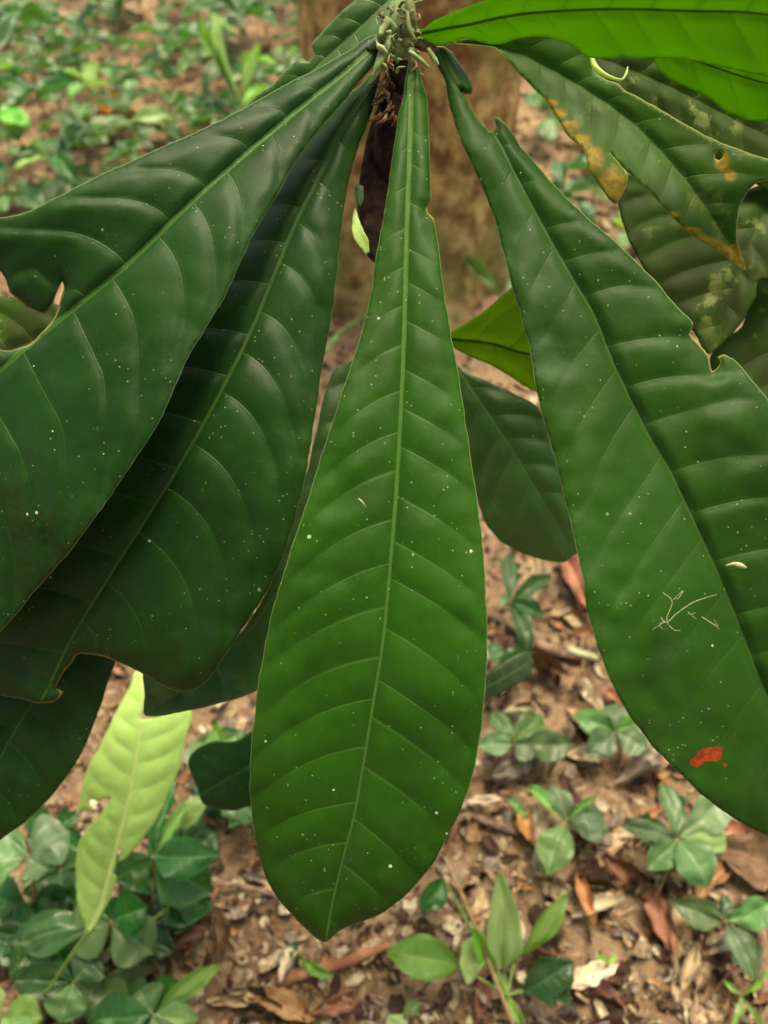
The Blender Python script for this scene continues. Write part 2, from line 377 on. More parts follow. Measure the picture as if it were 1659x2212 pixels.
WH = P(868, 110, .475)                                            # the whorl the leaves spring from
base_xy = G(845, 1700)
shrub = empty('shrub', (base_xy.x, base_xy.y, H(base_xy.x, base_xy.y)), 'large shrub with a whorl of long dark green paddle-shaped leaves filling the photo', 'shrub')
SB = shrub.location.copy()
tube('stem', [SB - Vector((0, 0, .03)), SB + (WH - SB) * .4 + Vector((.006, .01, 0)), P(838, 420, .525), P(856, 220, .50), P(862, 120, .485), P(864, 40, .48)], .011, .0065, M['stem'], shrub, 12, 6, .25, SB)
# bud and scales at the top of the stem
def blob_tube(name, pts, rads, mat, parent, n=10, wob=.3):
    q = spline([(*p, r) for p, r in zip(pts, rads)], 4)
    vs, fs = tube_data([Vector(a[:3]) - SB for a in q], [max(.0003, a[3]) for a in q], n, wob=wob)
    return link(name, mesh(name, vs, fs, mat), parent)
blob_tube('bud', [P(862, 130, .482), P(862, 80, .478), P(860, 45, .474), P(866, 10, .470), P(874, -30, .468)], [.008, .0085, .007, .0045, .002], M['bud'], shrub)
blob_tube('bud', [P(850, 70, .470), P(835, 50, .466), P(828, 62, .463), P(822, 78, .461)], [.004, .0035, .003, .001], M['bud'], shrub)
blob_tube('bud', [P(884, 70, .468), P(888, 40, .462), P(884, 10, .460), P(880, -12, .46)], [.0045, .0035, .003, .0012], M['bud'], shrub)
rs = random.Random(4)
for i in range(46):
    a = (858 + rs.uniform(-34, 46), rs.uniform(0, 165)); L = rs.uniform(8, 30); an = rs.uniform(0, 6.28)
    d0 = .462 + rs.uniform(-.006, .012)
    pts = [P(a[0], a[1], d0), P(a[0] + L * .5 * math.cos(an), a[1] + L * .5 * math.sin(an), d0 - .003), P(a[0] + L * math.cos(an + .6), a[1] + L * math.sin(an + .6), d0 - .002)]
    blob_tube('bract', pts, [.0010, rs.uniform(.0006, .0014), .0002], M['scale'] if i % 2 else M['bud'], shrub, 6, .5)
for i in range(26):
    a = (822 + rs.uniform(-12, 32), rs.uniform(150, 250)); an = rs.uniform(.8, 2.3); L = rs.uniform(8, 34); d0 = .486 + rs.uniform(-.004, .006)
    blob_tube('dry_scale', [P(a[0], a[1], d0), P(a[0] + L * .5 * math.cos(an), a[1] + L * .5 * math.sin(an), d0 - .003), P(a[0] + L * math.cos(an + .4), a[1] + L * math.sin(an + .4), d0)], [.0009, rs.uniform(.0006, .0017), .0002], M['scale'], shrub, 6, .5)
for pts in ([(815, 98), (826, 104), (838, 116)], [(884, 110), (906, 128), (930, 148)], [(925, 105), (938, 128), (948, 140)], [(880, 25), (884, 60), (900, 90)]):
    blob_tube('bract', [P(x, y, .455) for x, y in pts], [.0010, .0016, .0004], M['white'] if pts[0][0] == 815 else M['bud'], shrub, 6, .3)

for pts in ([(846, 62), (830, 78), (812, 88), (796, 104)], [(842, 84), (830, 110), (818, 140), (806, 170)], [(882, 70), (886, 100), (889, 128), (889, 160)], [(892, 84), (912, 100), (934, 106), (948, 118)], [(882, 66), (892, 74), (912, 74), (940, 66)], [(872, 80), (905, 92), (945, 90), (985, 92)]):
    k = pts[-1]; d9 = .466 if k[0] != 985 else .482
    blob_tube('petiole', [P(pts[0][0], pts[0][1], .470), P(pts[1][0], pts[1][1], (.470 + d9) / 2), P(pts[2][0], pts[2][1], d9), P(k[0], k[1], d9 + .003)], [.0036, .0030, .0024, .0012], M['bud'] if k[0] != 948 else M['scale'], shrub, 8, .25)
# L1 big left leaf
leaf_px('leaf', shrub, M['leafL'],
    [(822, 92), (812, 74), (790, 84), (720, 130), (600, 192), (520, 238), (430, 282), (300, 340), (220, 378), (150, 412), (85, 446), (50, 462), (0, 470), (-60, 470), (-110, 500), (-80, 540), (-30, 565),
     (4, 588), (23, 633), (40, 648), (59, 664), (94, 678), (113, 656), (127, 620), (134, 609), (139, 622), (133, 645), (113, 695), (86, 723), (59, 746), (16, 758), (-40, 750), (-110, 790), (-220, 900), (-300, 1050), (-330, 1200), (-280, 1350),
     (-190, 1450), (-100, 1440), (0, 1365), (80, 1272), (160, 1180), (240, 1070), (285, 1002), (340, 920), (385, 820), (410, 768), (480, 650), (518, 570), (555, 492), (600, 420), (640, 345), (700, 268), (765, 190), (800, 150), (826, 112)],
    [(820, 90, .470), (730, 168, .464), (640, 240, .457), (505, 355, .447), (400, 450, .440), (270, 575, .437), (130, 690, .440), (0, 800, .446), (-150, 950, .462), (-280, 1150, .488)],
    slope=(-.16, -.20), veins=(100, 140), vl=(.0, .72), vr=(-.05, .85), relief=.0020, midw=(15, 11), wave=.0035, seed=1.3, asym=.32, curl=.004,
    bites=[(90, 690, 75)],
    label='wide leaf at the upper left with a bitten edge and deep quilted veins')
# L2 darker leaf under it
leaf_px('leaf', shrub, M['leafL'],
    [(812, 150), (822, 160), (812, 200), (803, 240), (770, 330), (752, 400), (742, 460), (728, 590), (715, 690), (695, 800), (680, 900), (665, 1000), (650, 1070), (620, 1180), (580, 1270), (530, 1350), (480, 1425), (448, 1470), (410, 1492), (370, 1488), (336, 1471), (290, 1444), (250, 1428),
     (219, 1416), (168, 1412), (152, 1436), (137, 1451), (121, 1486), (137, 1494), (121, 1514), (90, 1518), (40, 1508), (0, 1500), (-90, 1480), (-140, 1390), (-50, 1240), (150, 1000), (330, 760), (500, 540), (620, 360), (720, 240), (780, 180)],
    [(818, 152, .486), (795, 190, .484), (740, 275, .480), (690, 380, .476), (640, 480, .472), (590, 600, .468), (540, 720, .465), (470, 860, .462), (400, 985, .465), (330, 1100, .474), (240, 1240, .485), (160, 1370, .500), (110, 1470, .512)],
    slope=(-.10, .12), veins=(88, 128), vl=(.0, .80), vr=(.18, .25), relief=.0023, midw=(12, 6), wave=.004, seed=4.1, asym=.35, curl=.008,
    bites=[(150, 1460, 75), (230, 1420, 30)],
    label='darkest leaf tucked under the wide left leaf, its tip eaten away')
# dark leaf seen through the bite of the upper left leaf
leaf_px('leaf', shrub, M['mossy'], [(-260, 700), (-120, 640), (10, 640), (100, 650), (170, 690), (180, 780), (60, 900), (-150, 980), (-300, 880)],
    [(170, 700, .50), (60, 740, .505), (-80, 800, .51), (-280, 860, .52)], slope=(0, .1), veins=(60, 80), relief=.002, seed=3.1, midw=(5, 3))
# L3 centre
leaf_px('leaf', shrub, M['leafC'],
    [(888, 112), (878, 150), (870, 215), (862, 240), (850, 330), (830, 460), (812, 560), (795, 660), (765, 770), (735, 860), (702, 960), (675, 1050), (648, 1130), (612, 1240), (584, 1340), (563, 1450), (548, 1560), (540, 1660), (544, 1760), (560, 1850), (590, 1925), (640, 1985), (685, 2028), (704, 2034),
     (735, 2010), (765, 1996), (820, 1975), (880, 1930), (932, 1870), (970, 1800), (1005, 1725), (1028, 1640), (1042, 1550), (1050, 1450), (1052, 1350), (1048, 1250), (1040, 1150), (1026, 1050), (1011, 950), (997, 850), (981, 760), (964, 660), (952, 570), (942, 500), (937, 472), (925, 460), (924, 450), (931, 436), (930, 400), (927, 300), (920, 205), (908, 160), (898, 130)],
    [(890, 118, .470), (886, 300, .456), (879, 500, .443), (874, 700, .433), (868, 850, .427), (857, 1050, .421), (845, 1200, .418), (828, 1380, .418), (806, 1520, .421), (785, 1650, .426), (765, 1760, .431), (742, 1850, .437), (718, 1950, .445), (704, 2032, .452)],
    slope=(-.16, -.10), veins=(78, 112), vl=(.42, .12), vr=(.34, .42), relief=.0013, midw=(15, 5), wave=.004, seed=2.2, asym=.5, curl=.004,
    bites=[(930, 455, 22)],
    label='long leaf hanging at the centre with a pale straight midrib')
# L4 right
leaf_px('leaf', shrub, M['leafR'],
    [(940, 100), (934, 110), (943, 141), (960, 172), (970, 225), (972, 236), (995, 302), (1028, 375), (1057, 440), (1077, 500), (1093, 566), (1109, 625), (1128, 695), (1146, 762), (1158, 840), (1175, 912), (1195, 975), (1218, 1068), (1241, 1166), (1257, 1244), (1269, 1322), (1292, 1400), (1325, 1483), (1362, 1548), (1413, 1615), (1460, 1662), (1519, 1719), (1581, 1766), (1655, 1805), (1740, 1840), (1850, 1860),
     (1920, 1780), (1950, 1600), (1900, 1350), (1830, 1150), (1730, 960), (1655, 859), (1620, 816), (1585, 775), (1562, 765), (1550, 771), (1558, 781), (1553, 790), (1538, 803), (1529, 768), (1509, 744), (1491, 723), (1497, 700), (1460, 660), (1421, 613), (1362, 554), (1308, 504), (1245, 449), (1187, 388), (1128, 320), (1091, 266), (1078, 252), (1068, 253), (1072, 275), (1060, 286), (1045, 270), (1030, 252), (1012, 218), (997, 195), (1006, 203), (1018, 205), (1022, 190), (998, 146), (975, 112), (958, 101)],
    [(942, 104, .466), (985, 190, .460), (1066, 289, .452), (1120, 390, .446), (1183, 508, .440), (1241, 609, .435), (1284, 683, .432), (1323, 780, .430), (1390, 920, .427), (1445, 1014, .424), (1503, 1135, .42), (1558, 1256, .419), (1600, 1360, .420), (1655, 1500, .424), (1740, 1680, .432), (1850, 1855, .445)],
    slope=(-.20, -.16), veins=(85, 125), vl=(.12, .25), vr=(.55, .1), relief=(.0019, .0009), midw=(9, 7), wave=.005, seed=7.7, asym=.35, curl=.005,
    spots=[(1530, 1630, (30, 16)), (1505, 1645, (16, 12)), (1548, 1620, (14, 8)), (1566, 1652, (4, 4))], bites=[(1030, 240, 50), (1520, 760, 42)], label='broad leaf at the right with a bitten upper edge and an orange spot')
# L5 pale teal leaf behind the left leaf
leaf_px('leaf', shrub, M['leafBack'],
    [(850, 30), (840, -40), (790, -45), (767, 0), (735, 28), (700, 65), (673, 97), (679, 117), (667, 135), (655, 128), (643, 128), (620, 150), (594, 176), (540, 220), (470, 290), (480, 330), (600, 290), (720, 180), (810, 100)],
    [(848, -5, .495), (800, 40, .497), (700, 130, .505), (600, 225, .515), (480, 320, .53)], slope=(-.1, -.1), veins=(50, 80), relief=.001, midw=(9, 4), seed=3.)
# L6 glowing leaf, top right (blade slopes away and down, light comes through)
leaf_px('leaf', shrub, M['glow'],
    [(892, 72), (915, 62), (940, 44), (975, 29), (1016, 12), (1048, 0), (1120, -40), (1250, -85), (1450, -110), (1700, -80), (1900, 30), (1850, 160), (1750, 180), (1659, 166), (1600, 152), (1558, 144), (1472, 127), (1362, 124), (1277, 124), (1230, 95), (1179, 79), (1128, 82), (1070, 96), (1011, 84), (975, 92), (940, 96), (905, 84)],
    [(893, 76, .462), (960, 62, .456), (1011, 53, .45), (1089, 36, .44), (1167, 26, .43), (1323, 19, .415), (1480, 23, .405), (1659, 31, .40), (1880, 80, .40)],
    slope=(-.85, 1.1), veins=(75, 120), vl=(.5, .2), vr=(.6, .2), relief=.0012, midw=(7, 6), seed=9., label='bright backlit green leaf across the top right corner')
# L7 second glowing leaf beneath
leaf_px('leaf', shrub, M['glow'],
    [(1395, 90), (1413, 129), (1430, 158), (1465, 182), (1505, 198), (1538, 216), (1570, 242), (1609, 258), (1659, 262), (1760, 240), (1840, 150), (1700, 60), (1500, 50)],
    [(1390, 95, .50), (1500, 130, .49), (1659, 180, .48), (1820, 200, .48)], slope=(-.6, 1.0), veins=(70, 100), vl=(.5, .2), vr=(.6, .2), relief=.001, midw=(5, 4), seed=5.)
# L8 old leaf with yellow-orange margin
leaf_px('leaf', shrub, M['sick'],
    [(935, 88), (1040, 82), (1128, 70), (1179, 66), (1240, 84), (1277, 112), (1284, 156), (1335, 182), (1351, 195), (1402, 223), (1441, 246), (1499, 279), (1558, 309), (1620, 332), (1668, 352), (1664, 384), (1636, 395), (1612, 418), (1596, 455), (1592, 508), (1604, 559), (1612, 582), (1597, 578),
     (1558, 547), (1519, 523), (1480, 496), (1441, 457), (1402, 414), (1355, 371), (1316, 332), (1355, 379), (1343, 422), (1331, 441), (1308, 422), (1269, 359), (1261, 324), (1230, 297), (1195, 242), (1179, 215), (1156, 195), (1093, 129), (1066, 104), (990, 96)],
    [(940, 90, .485), (1040, 96, .487), (1130, 118, .49), (1260, 190, .49), (1360, 260, .485), (1440, 340, .48), (1520, 440, .475), (1605, 575, .475)],
    slope=(-.25, -.1), veins=(60, 90), vl=(.5, .2), vr=(.5, .2), relief=.0013, midw=(5, 2), seed=6., spots=[(1185, 224, (22, 10)), (1205, 246, (24, 12)), (1228, 272, (26, 14)), (1250, 305, (28, 18)), (1275, 345, (30, 30)), (1318, 405, (34, 44)), (1592, 560, (34, 34)), (1560, 548, (44, 20)), (1520, 525, (40, 14)), (1480, 498, (32, 9)), (1445, 464, (26, 7)), (1560, 350, (16, 24)), (1578, 380, (14, 14))],
    holes=[[(1545, 330), (1556, 326), (1562, 338), (1552, 348), (1543, 342)]], label='old leaf with an orange-yellow margin and torn yellow tip')
blob_tube('leaf_margin', [P(1277, 120, .478), P(1286, 146, .476), P(1312, 164, .474), P(1342, 172, .474), P(1353, 158, .474), P(1356, 144, .475)], [.0010, .0018, .0012, .0007, .0008, .0003], M['lime'], shrub, 6, .3)
# L9-L11 mossy leaves behind it
leaf_px('leaf', shrub, M['mossy'], [(1270, 90), (1400, 70), (1700, 100), (1900, 200), (1880, 420), (1700, 430), (1560, 350), (1400, 280), (1290, 210)],
    [(1260, 110, .52), (1450, 190, .525), (1650, 290, .53), (1880, 380, .54)], slope=(0, .2), veins=(60, 90), vl=(.5, .2), vr=(.5, .2), relief=.002, seed=8.)
leaf_px('leaf', shrub, M['mossy'], [(1335, 380), (1420, 400), (1560, 420), (1680, 400), (1760, 480), (1700, 600), (1640, 605), (1632, 640), (1600, 700), (1556, 745), (1530, 765), (1500, 720), (1440, 650), (1385, 570), (1345, 480)],
    [(1680, 400, .55), (1640, 480, .545), (1590, 600, .54), (1545, 745, .54)], slope=(0, .1), veins=(60, 90), vl=(.5, .2), vr=(.5, .2), relief=.003, seed=2., midw=(5, 2))
leaf_px('leaf', shrub, M['mossy'], [(1640, 560), (1700, 500), (1850, 560), (1900, 800), (1800, 1000), (1680, 960), (1600, 860), (1530, 790), (1556, 742), (1605, 700)],
    [(1720, 500, .58), (1700, 650, .57), (1690, 800, .57), (1700, 960, .57)], slope=(0, .1), veins=(60, 90), vl=(.4, .2), vr=(.4, .2), relief=.002, seed=12.)
# L12 glowing olive leaf between centre and right leaves
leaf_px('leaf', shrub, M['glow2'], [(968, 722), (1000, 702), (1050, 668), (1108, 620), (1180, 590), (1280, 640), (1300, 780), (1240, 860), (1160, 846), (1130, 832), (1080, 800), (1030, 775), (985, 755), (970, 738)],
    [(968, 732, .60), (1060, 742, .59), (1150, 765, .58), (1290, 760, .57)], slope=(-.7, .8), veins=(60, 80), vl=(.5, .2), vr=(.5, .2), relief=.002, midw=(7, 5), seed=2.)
# L13 dark leaf with teal right half
leaf_px('leaf', shrub, M['leafBack'], [(985, 785), (1000, 800), (1050, 822), (1130, 860), (1168, 888), (1192, 960), (1226, 1050), (1246, 1130), (1252, 1190), (1238, 1200), (1220, 1214), (1150, 1202), (1085, 1172), (1045, 1120), (1010, 1000), (985, 880)],
    [(985, 790, .60), (1040, 870, .60), (1100, 960, .60), (1170, 1075, .60), (1240, 1195, .61)], slope=(-.2, .6), veins=(60, 80), vl=(.5, .2), vr=(.5, .2), relief=.003, midw=(7, 3), seed=2.)
# L14 leaf seen in the gap left of the centre leaf
leaf_px('leaf', shrub, M['leafBack'], [(760, 780), (722, 798), (703, 850), (690, 900), (668, 1000), (640, 1080), (600, 1220), (540, 1340), (470, 1400), (380, 1420), (314, 1440), (312, 1500), (314, 1545), (400, 1537), (500, 1512), (560, 1490), (640, 1440), (720, 1300), (790, 1100), (810, 900), (800, 800)],
    [(770, 785, .56), (740, 950, .55), (670, 1150, .545), (570, 1320, .54), (450, 1450, .54), (318, 1540, .545)], slope=(-.1, -.1), veins=(70, 100), vl=(.3, .3), vr=(.3, .3), relief=.002, midw=(9, 5), seed=2.4)
# L15 leaf at the lower left
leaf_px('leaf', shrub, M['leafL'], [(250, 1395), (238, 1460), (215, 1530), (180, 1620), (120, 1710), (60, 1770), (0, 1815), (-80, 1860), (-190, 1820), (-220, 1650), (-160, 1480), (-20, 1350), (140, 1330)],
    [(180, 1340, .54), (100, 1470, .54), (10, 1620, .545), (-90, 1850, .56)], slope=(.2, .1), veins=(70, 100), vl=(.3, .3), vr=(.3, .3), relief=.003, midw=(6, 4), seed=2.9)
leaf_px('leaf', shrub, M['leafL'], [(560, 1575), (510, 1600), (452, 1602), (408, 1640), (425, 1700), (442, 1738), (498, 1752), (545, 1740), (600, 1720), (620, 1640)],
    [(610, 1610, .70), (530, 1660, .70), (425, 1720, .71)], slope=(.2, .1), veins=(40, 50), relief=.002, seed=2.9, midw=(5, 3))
leaf_px('leaf', shrub, M['seedD'], [(1000, 1500), (1045, 1462), (1095, 1425), (1138, 1408), (1153, 1428), (1148, 1452), (1118, 1478), (1060, 1506), (1010, 1520)],
    [(1000, 1512, .76), (1080, 1468, .76), (1150, 1425, .77)], slope=(.2, .1), veins=(30, 40), relief=.002, seed=2.9, midw=(4, 2), step=6)
# curled dead leaf and small young leaf by the stem
leaf_px('dead_leaf', shrub, M['stem'], [(840, 190), (812, 240), (795, 290), (782, 350), (774, 420), (776, 480), (786, 530), (802, 562), (850, 590), (866, 480), (862, 300), (852, 200)],
    [(842, 195, .50), (822, 300, .505), (812, 420, .508), (815, 575, .512)], slope=(.8, .5), veins=(40, 60), relief=.003, step=6, label='dark brown dead leaf curled along the stem')
leaf_px('young_leaf', shrub, M['lime'], [(768, 452), (760, 478), (763, 508), (778, 535), (792, 550), (798, 545), (796, 524), (786, 498), (776, 474)],
    [(770, 450, .50), (772, 490, .497), (796, 548, .497)], veins=(20, 25), relief=.0006, step=4, midw=(2, 1), thick=.0006)
leaf_px('young_leaf', shrub, M['leafBack'], [(768, 398), (765, 420), (770, 440), (779, 446), (786, 430), (784, 405)],
    [(776, 396, .50), (776, 420, .50), (778, 446, .50)], veins=(20, 25), relief=.0006, step=4, midw=(2, 1), thick=.0006)
# small green leaf at the left edge belongs to a neighbour plant; lime leaf on its own long stalk
def plant(name, gx, gy, label, cat='plant', group=None):
    p = G(gx, gy); return empty(name, (p.x, p.y, p.z), label, cat, group)
limep = plant('young_plant', 40, 2330, 'lime-yellow young leaf on a long thin stalk at the lower left', 'plant')
LO = limep.location.copy()
leaf_px('leaf', limep, M['lime'],
    [(305, 1440), (289, 1453), (281, 1481), (254, 1532), (219, 1602), (184, 1672), (172, 1725), (164, 1762), (184, 1744), (190, 1752), (197, 1748), (192, 1728), (200, 1726), (211, 1733), (236, 1722), (225, 1748), (205, 1772), (188, 1789), (168, 1832), (164, 1895), (168, 1957), (184, 1993), (186, 2018), (195, 2014), (219, 1977), (238, 1942), (252, 1898), (242, 1885), (246, 1875),
     (252, 1850), (256, 1832), (262, 1838), (256, 1862), (270, 1856), (297, 1826), (332, 1778), (363, 1719), (387, 1660), (398, 1614), (406, 1582), (412, 1532), (352, 1546), (301, 1552), (308, 1539), (313, 1504), (316, 1465)],
    [(188, 2016, .80), (219, 1950, .80), (240, 1870, .795), (254, 1817, .79), (281, 1707, .785), (300, 1600, .785), (308, 1520, .79), (306, 1445, .80)],
    slope=(-.15, -.15), veins=(44, 62), vl=(.3, .35), vr=(.3, .35), relief=.0024, midw=(9, 4), step=6, seed=3.3, wave=.004)
tube('petiole', [P(192, 2008, .801), P(150, 2070, .815), P(110, 2130, .85), P(75, 2180, .90), LO], .0016, .0022, M['petiole'], limep, 8, 5, 0, LO)

lt = plant('herb', -120, 2050, 'small green leaf poking in at the left edge beside the dark leaf', 'plant')
lo = lt.location.copy()
leaf_px('leaf', lt, M['seedL'], [(52, 1515), (42, 1570), (18, 1622), (0, 1650), (-50, 1720), (-90, 1650), (-60, 1570), (0, 1530)], [(-80, 1710, .60), (-10, 1610, .59), (50, 1518, .59)], veins=(30, 40), relief=.001, step=7, midw=(4, 2))
tube('petiole', [P(-78, 1706, .60), P(-110, 1800, .66), lo], .0015, .0022, M['petiole'], lt, 6, 4, 0, lo)

# ------------------------------------------------------------------ small leaves (unit mesh along +Y, scaled)
def unit_leaf(name, mat, shape=.5, fold=.25, droop=.25, wavy=.05, nu=14, nv=6, quilt=.02, nveins=7, seed=0, twist=0, bites=0):
    vs, dd, pl, pr, uu, ee, mm = [], [], [], [], [], [], []; rr = random.Random(seed)
    for i in range(nu + 1):
        t = i / nu; wd = .5 * (math.sin(math.pi * t ** (1.0 if shape == .5 else math.log(.5) / math.log(shape)))) ** .85 if 0 < t < 1 else 0
        wd = max(wd, .012)
        for j in range(-nv, nv + 1):
            a = j / nv; q = wd
            if bites and abs(j) >= nv - 1: q *= 1 - bites * rr.random()
            x = a * q; z = fold * abs(x) + droop * (.25 - (t - .5) ** 2) + wavy * noise.noise((a * 1.5 + seed, t * 4, seed))
            ph = t * nveins - abs(a) * .8
            z += quilt * abs(math.sin(math.pi * ph)) * min(1, abs(a) * 3) * (1 - abs(a)) * 2
            z += twist * x * (t - .5)
            vs.append((x, t, z)); dd.append(x * 100); pl.append(ph + 5); pr.append(ph + 5); uu.append(abs(a)); ee.append((1 - abs(a)) * 30 + 3); mm.append(abs(x) / .022)
    n = 2 * nv + 1
    fs = [(i * n + j, i * n + j + 1, (i + 1) * n + j + 1, (i + 1) * n + j) for i in range(nu) for j in range(n - 1)]
    me = mesh(name, vs, fs, mat)
    for k, v in (('dd', dd), ('pl', pl), ('pr', pr), ('uu', uu), ('edge', ee), ('mid', mm), ('spot', [0] * len(vs)), ('bite', [0] * len(vs))): attr(me, k, v)
    return me
LM = {}
for k in ('seed', 'seedD', 'seedL', 'seedP'):
    LM[k] = [unit_leaf('leaf_' + k, M[k], sh, f, dr, .10, seed=i * 3.1 + 1, twist=tw, bites=bt) for i, (f, dr, sh, tw, bt) in enumerate(((.2, .3, .55, .2, 0), (.4, .15, .5, -.4, .08), (.1, .45, .6, .5, 0), (.5, .2, .52, .3, .3), (.25, .6, .45, -.6, .1)))]
def place_leaf(par, base, tip, wd, kind='seed', var=None, up=None, name='leaf', bend=0):
    me = LM[kind][random.randrange(5) if var is None else var]
    y = tip - base; L = y.length; y.normalize()
    z = (up if up is not None else Vector((0, -.35, 1))) + Vector((random.uniform(-.35, .35), random.uniform(-.35, .35), 0)); x = y.cross(z).normalized(); z = x.cross(y)
    o = link(name, me, par)
    lo = par.location if par else Vector((0, 0, 0))
    m = Matrix.Identity(4)
    for r in range(3):
        m[r][0] = x[r] * wd; m[r][1] = y[r] * L; m[r][2] = z[r] * L; m[r][3] = base[r] - lo[r]
    o.matrix_basis = m
    return o
def seedling(name, cx, cy, h, leaves, label, kind='seed', foot=None, r=.0018, mat='petioleR', cat='seedling', dz=.0, group=None):
    c = G(cx, cy, h); f = Vector((c.x, c.y, 0)) if foot is None else G(*foot); f.z = H(f.x, f.y)
    e = empty(name, f, label, cat, group)
    tube('stem', [f - Vector((0, 0, .01)), f.lerp(c, .5) + Vector((.004, 0, 0)), c], r * 1.25, r * .8, M[mat], e, 6, 4, 0, f)
    for L in leaves:
        tx, ty, wpx = L[:3]; k = L[3] if len(L) > 3 else kind; hh = h + (L[4] if len(L) > 4 else dz)
        t = G(tx, ty, hh); b = c.lerp(t, .04) if len(L) < 7 else G(L[5], L[6], h)
        depth = (b - CAM).dot(FW); place_leaf(e, b, t, wpx / FPX * depth, k)
        if len(L) >= 7: tube('petiole', [c, c.lerp(b, .5), b], r * .8, r * .6, M['petiole'], e, 6, 3, 0, f)
    return e
# right-hand seedlings
seedling('seedling', 1462, 1812, .07, [(1425, 1694, 78), (1340, 1784, 66), (1398, 1880, 62), (1530, 1918, 98), (1570, 1808, 62, 'seedL', -.01), (1565, 1716, 84)],
         'five-fingered blue-green seedling beneath the tip of the right leaf', foot=(1392, 1990))
seedling('seedling', 1110, 1606, .06, [(1062, 1540, 62), (1168, 1544, 60, 'seed'), (1236, 1608, 68), (1030, 1612, 56), (1150, 1640, 48)],
         'grey-green star-shaped seedling right of the centre leaf tip', foot=(1105, 1660))
seedling('seedling', 1330, 1580, .06, [(1238, 1540, 62), (1266, 1626, 66), (1330, 1520, 60), (1400, 1620, 66), (1385, 1560, 56, 'seedL')],
         'seedling half hidden by the lower edge of the right leaf', foot=(1338, 1650))
seedling('seedling', 1222, 1772, .05, [(1192, 1690, 52), (1315, 1790, 80), (1180, 1890, 78), (1140, 1696, 30, 'seedL'), (1280, 1722, 26, 'seedL')],
         'dull green seedling with two lime leaflets in the litter', foot=(1205, 1870))
seedling('seedling', 1566, 1990, .06, [(1452, 1950, 70), (1665, 1950, 70), (1630, 2120, 84), (1560, 1930, 40, 'seedD')],
         'seedling with drooping leaves near the right edge', kind='seed', foot=(1590, 2030))
seedling('seedling', 1130, 1745, .02, [(1096, 1724, 26, 'seedL'), (1118, 1766, 30, 'seedL')], 'tiny bright green sprout in the litter', kind='seedL')
# tall sapling at the bottom centre
seedling('sapling', 1096, 2150, .07, [(1080, 1878, 78, 'seedP', .07, 1088, 2095), (1238, 2075, 118, 'seedD', .02, 1130, 2140), (1226, 1930, 42, 'seedL', .05, 1110, 2080), (834, 2055, 92, 'seedL', .0, 990, 2085),
          (1010, 2128, 56, 'seedP', .0, 1040, 2010), (905, 1965, 60, 'seedD', .0, 960, 1900), (1022, 2000, 40, 'seedL', .03, 1070, 2100), (1130, 2230, 16, 'seedL', .0)],
         'sapling with one upright pale leaf and broad dark leaves at the bottom', foot=(1140, 2240), r=.0024, mat='petiole', cat='sapling')
seedling('seedling', 640, 2062, .02, [(720, 2110, 26, 'seedL'), (632, 2034, 34, 'seedD'), (612, 2080, 30, 'seedD')], 'small green sprout below the tip of the centre leaf', kind='seedL')
seedling('grass_tuft', 1600, 2150, .04, [(1650, 2235, 14, 'seedL', -.02), (1568, 2235, 14, 'seedP', -.02), (1655, 2090, 10, 'seedL'), (1560, 2115, 12, 'seedL'), (1600, 2205, 12, 'seedP', -.02)], 'tuft of thin light blades in the bottom right corner', 'seedL', cat='grass')
seedling('seedling', 870, 2190, .03, [(905, 2160, 40, 'seedL'), (850, 2230, 50, 'seedP')], 'pale sprout at the bottom edge under the centre leaf', 'seedL')
# lower left clump
seedling('seedling', 60, 1850, .14, [(150, 1795, 124), (-60, 1880, 150, 'seed'), (104, 1880, 110, 'seed', -.01), (10, 1760, 60, 'seed')], 'glossy blue-green plant with puckered leaves at the left edge', foot=(70, 1990), r=.003)
seedling('seedling', 330, 1850, .11, [(474, 1845, 92, 'seedD'), (250, 1900, 90, 'seedD'), (400, 1740, 40, 'seedL'), (455, 1930, 120, 'seedD', -.05), (380, 1690, 60, 'seedD')], 'glossy dark green plant right of the lime leaf', 'seedD', foot=(330, 1960), r=.0025)
seedling('seedling', 240, 1990, .09, [(318, 1960, 120, 'seedD', .0), (140, 2020, 120, 'seed', 0), (330, 2060, 110, 'seed', -.03), (40, 2040, 90, 'seedD', -.01), (180, 1900, 90, 'seedD')], 'grey-green oval leaves clumped under the lime leaf', foot=(235, 2075), r=.0025)
seedling('seedling', 160, 2120, .07, [(130, 2210, 88, 'seed', -.01), (60, 2060, 80, 'seedD'), (210, 2060, 90, 'seedD'), (30, 2120, 80, 'seedD')], 'dark low seedling crossed by the lime leaf stalk', 'seedD', foot=(160, 2160))
seedling('seedling', 330, 2190, .06, [(478, 2084, 44, 'seedL', .02), (190, 2205, 110, 'seedD'), (300, 2135, 90, 'seed', 0), (430, 2200, 80, 'seedL', -.01), (360, 2290, 90, 'seed')], 'clump with a narrow upright leaf at the bottom edge', foot=(340, 2240))
seedling('seedling', 0, 2200, .09, [(92, 2200, 90, 'seedL'), (60, 2270, 90, 'seedL'), (-20, 2130, 70, 'seedL')], 'bright green leaves in the bottom left corner', 'seedL', foot=(0, 2260))
seedling('seedling', 480, 1700, .10, [(415, 1600, 66, 'seed'), (470, 1560, 50, 'seedL'), (420, 1690, 60, 'seedD'), (555, 1770, 110, 'seedD', -.03), (560, 1640, 100, 'seedD', 0), (380, 1790, 50, 'seedL', -.02), (510, 1590, 40, 'seedL')], 'leafy plant in the gap between lime leaf and centre leaf', 'seedD', foot=(490, 1770), r=.0025)
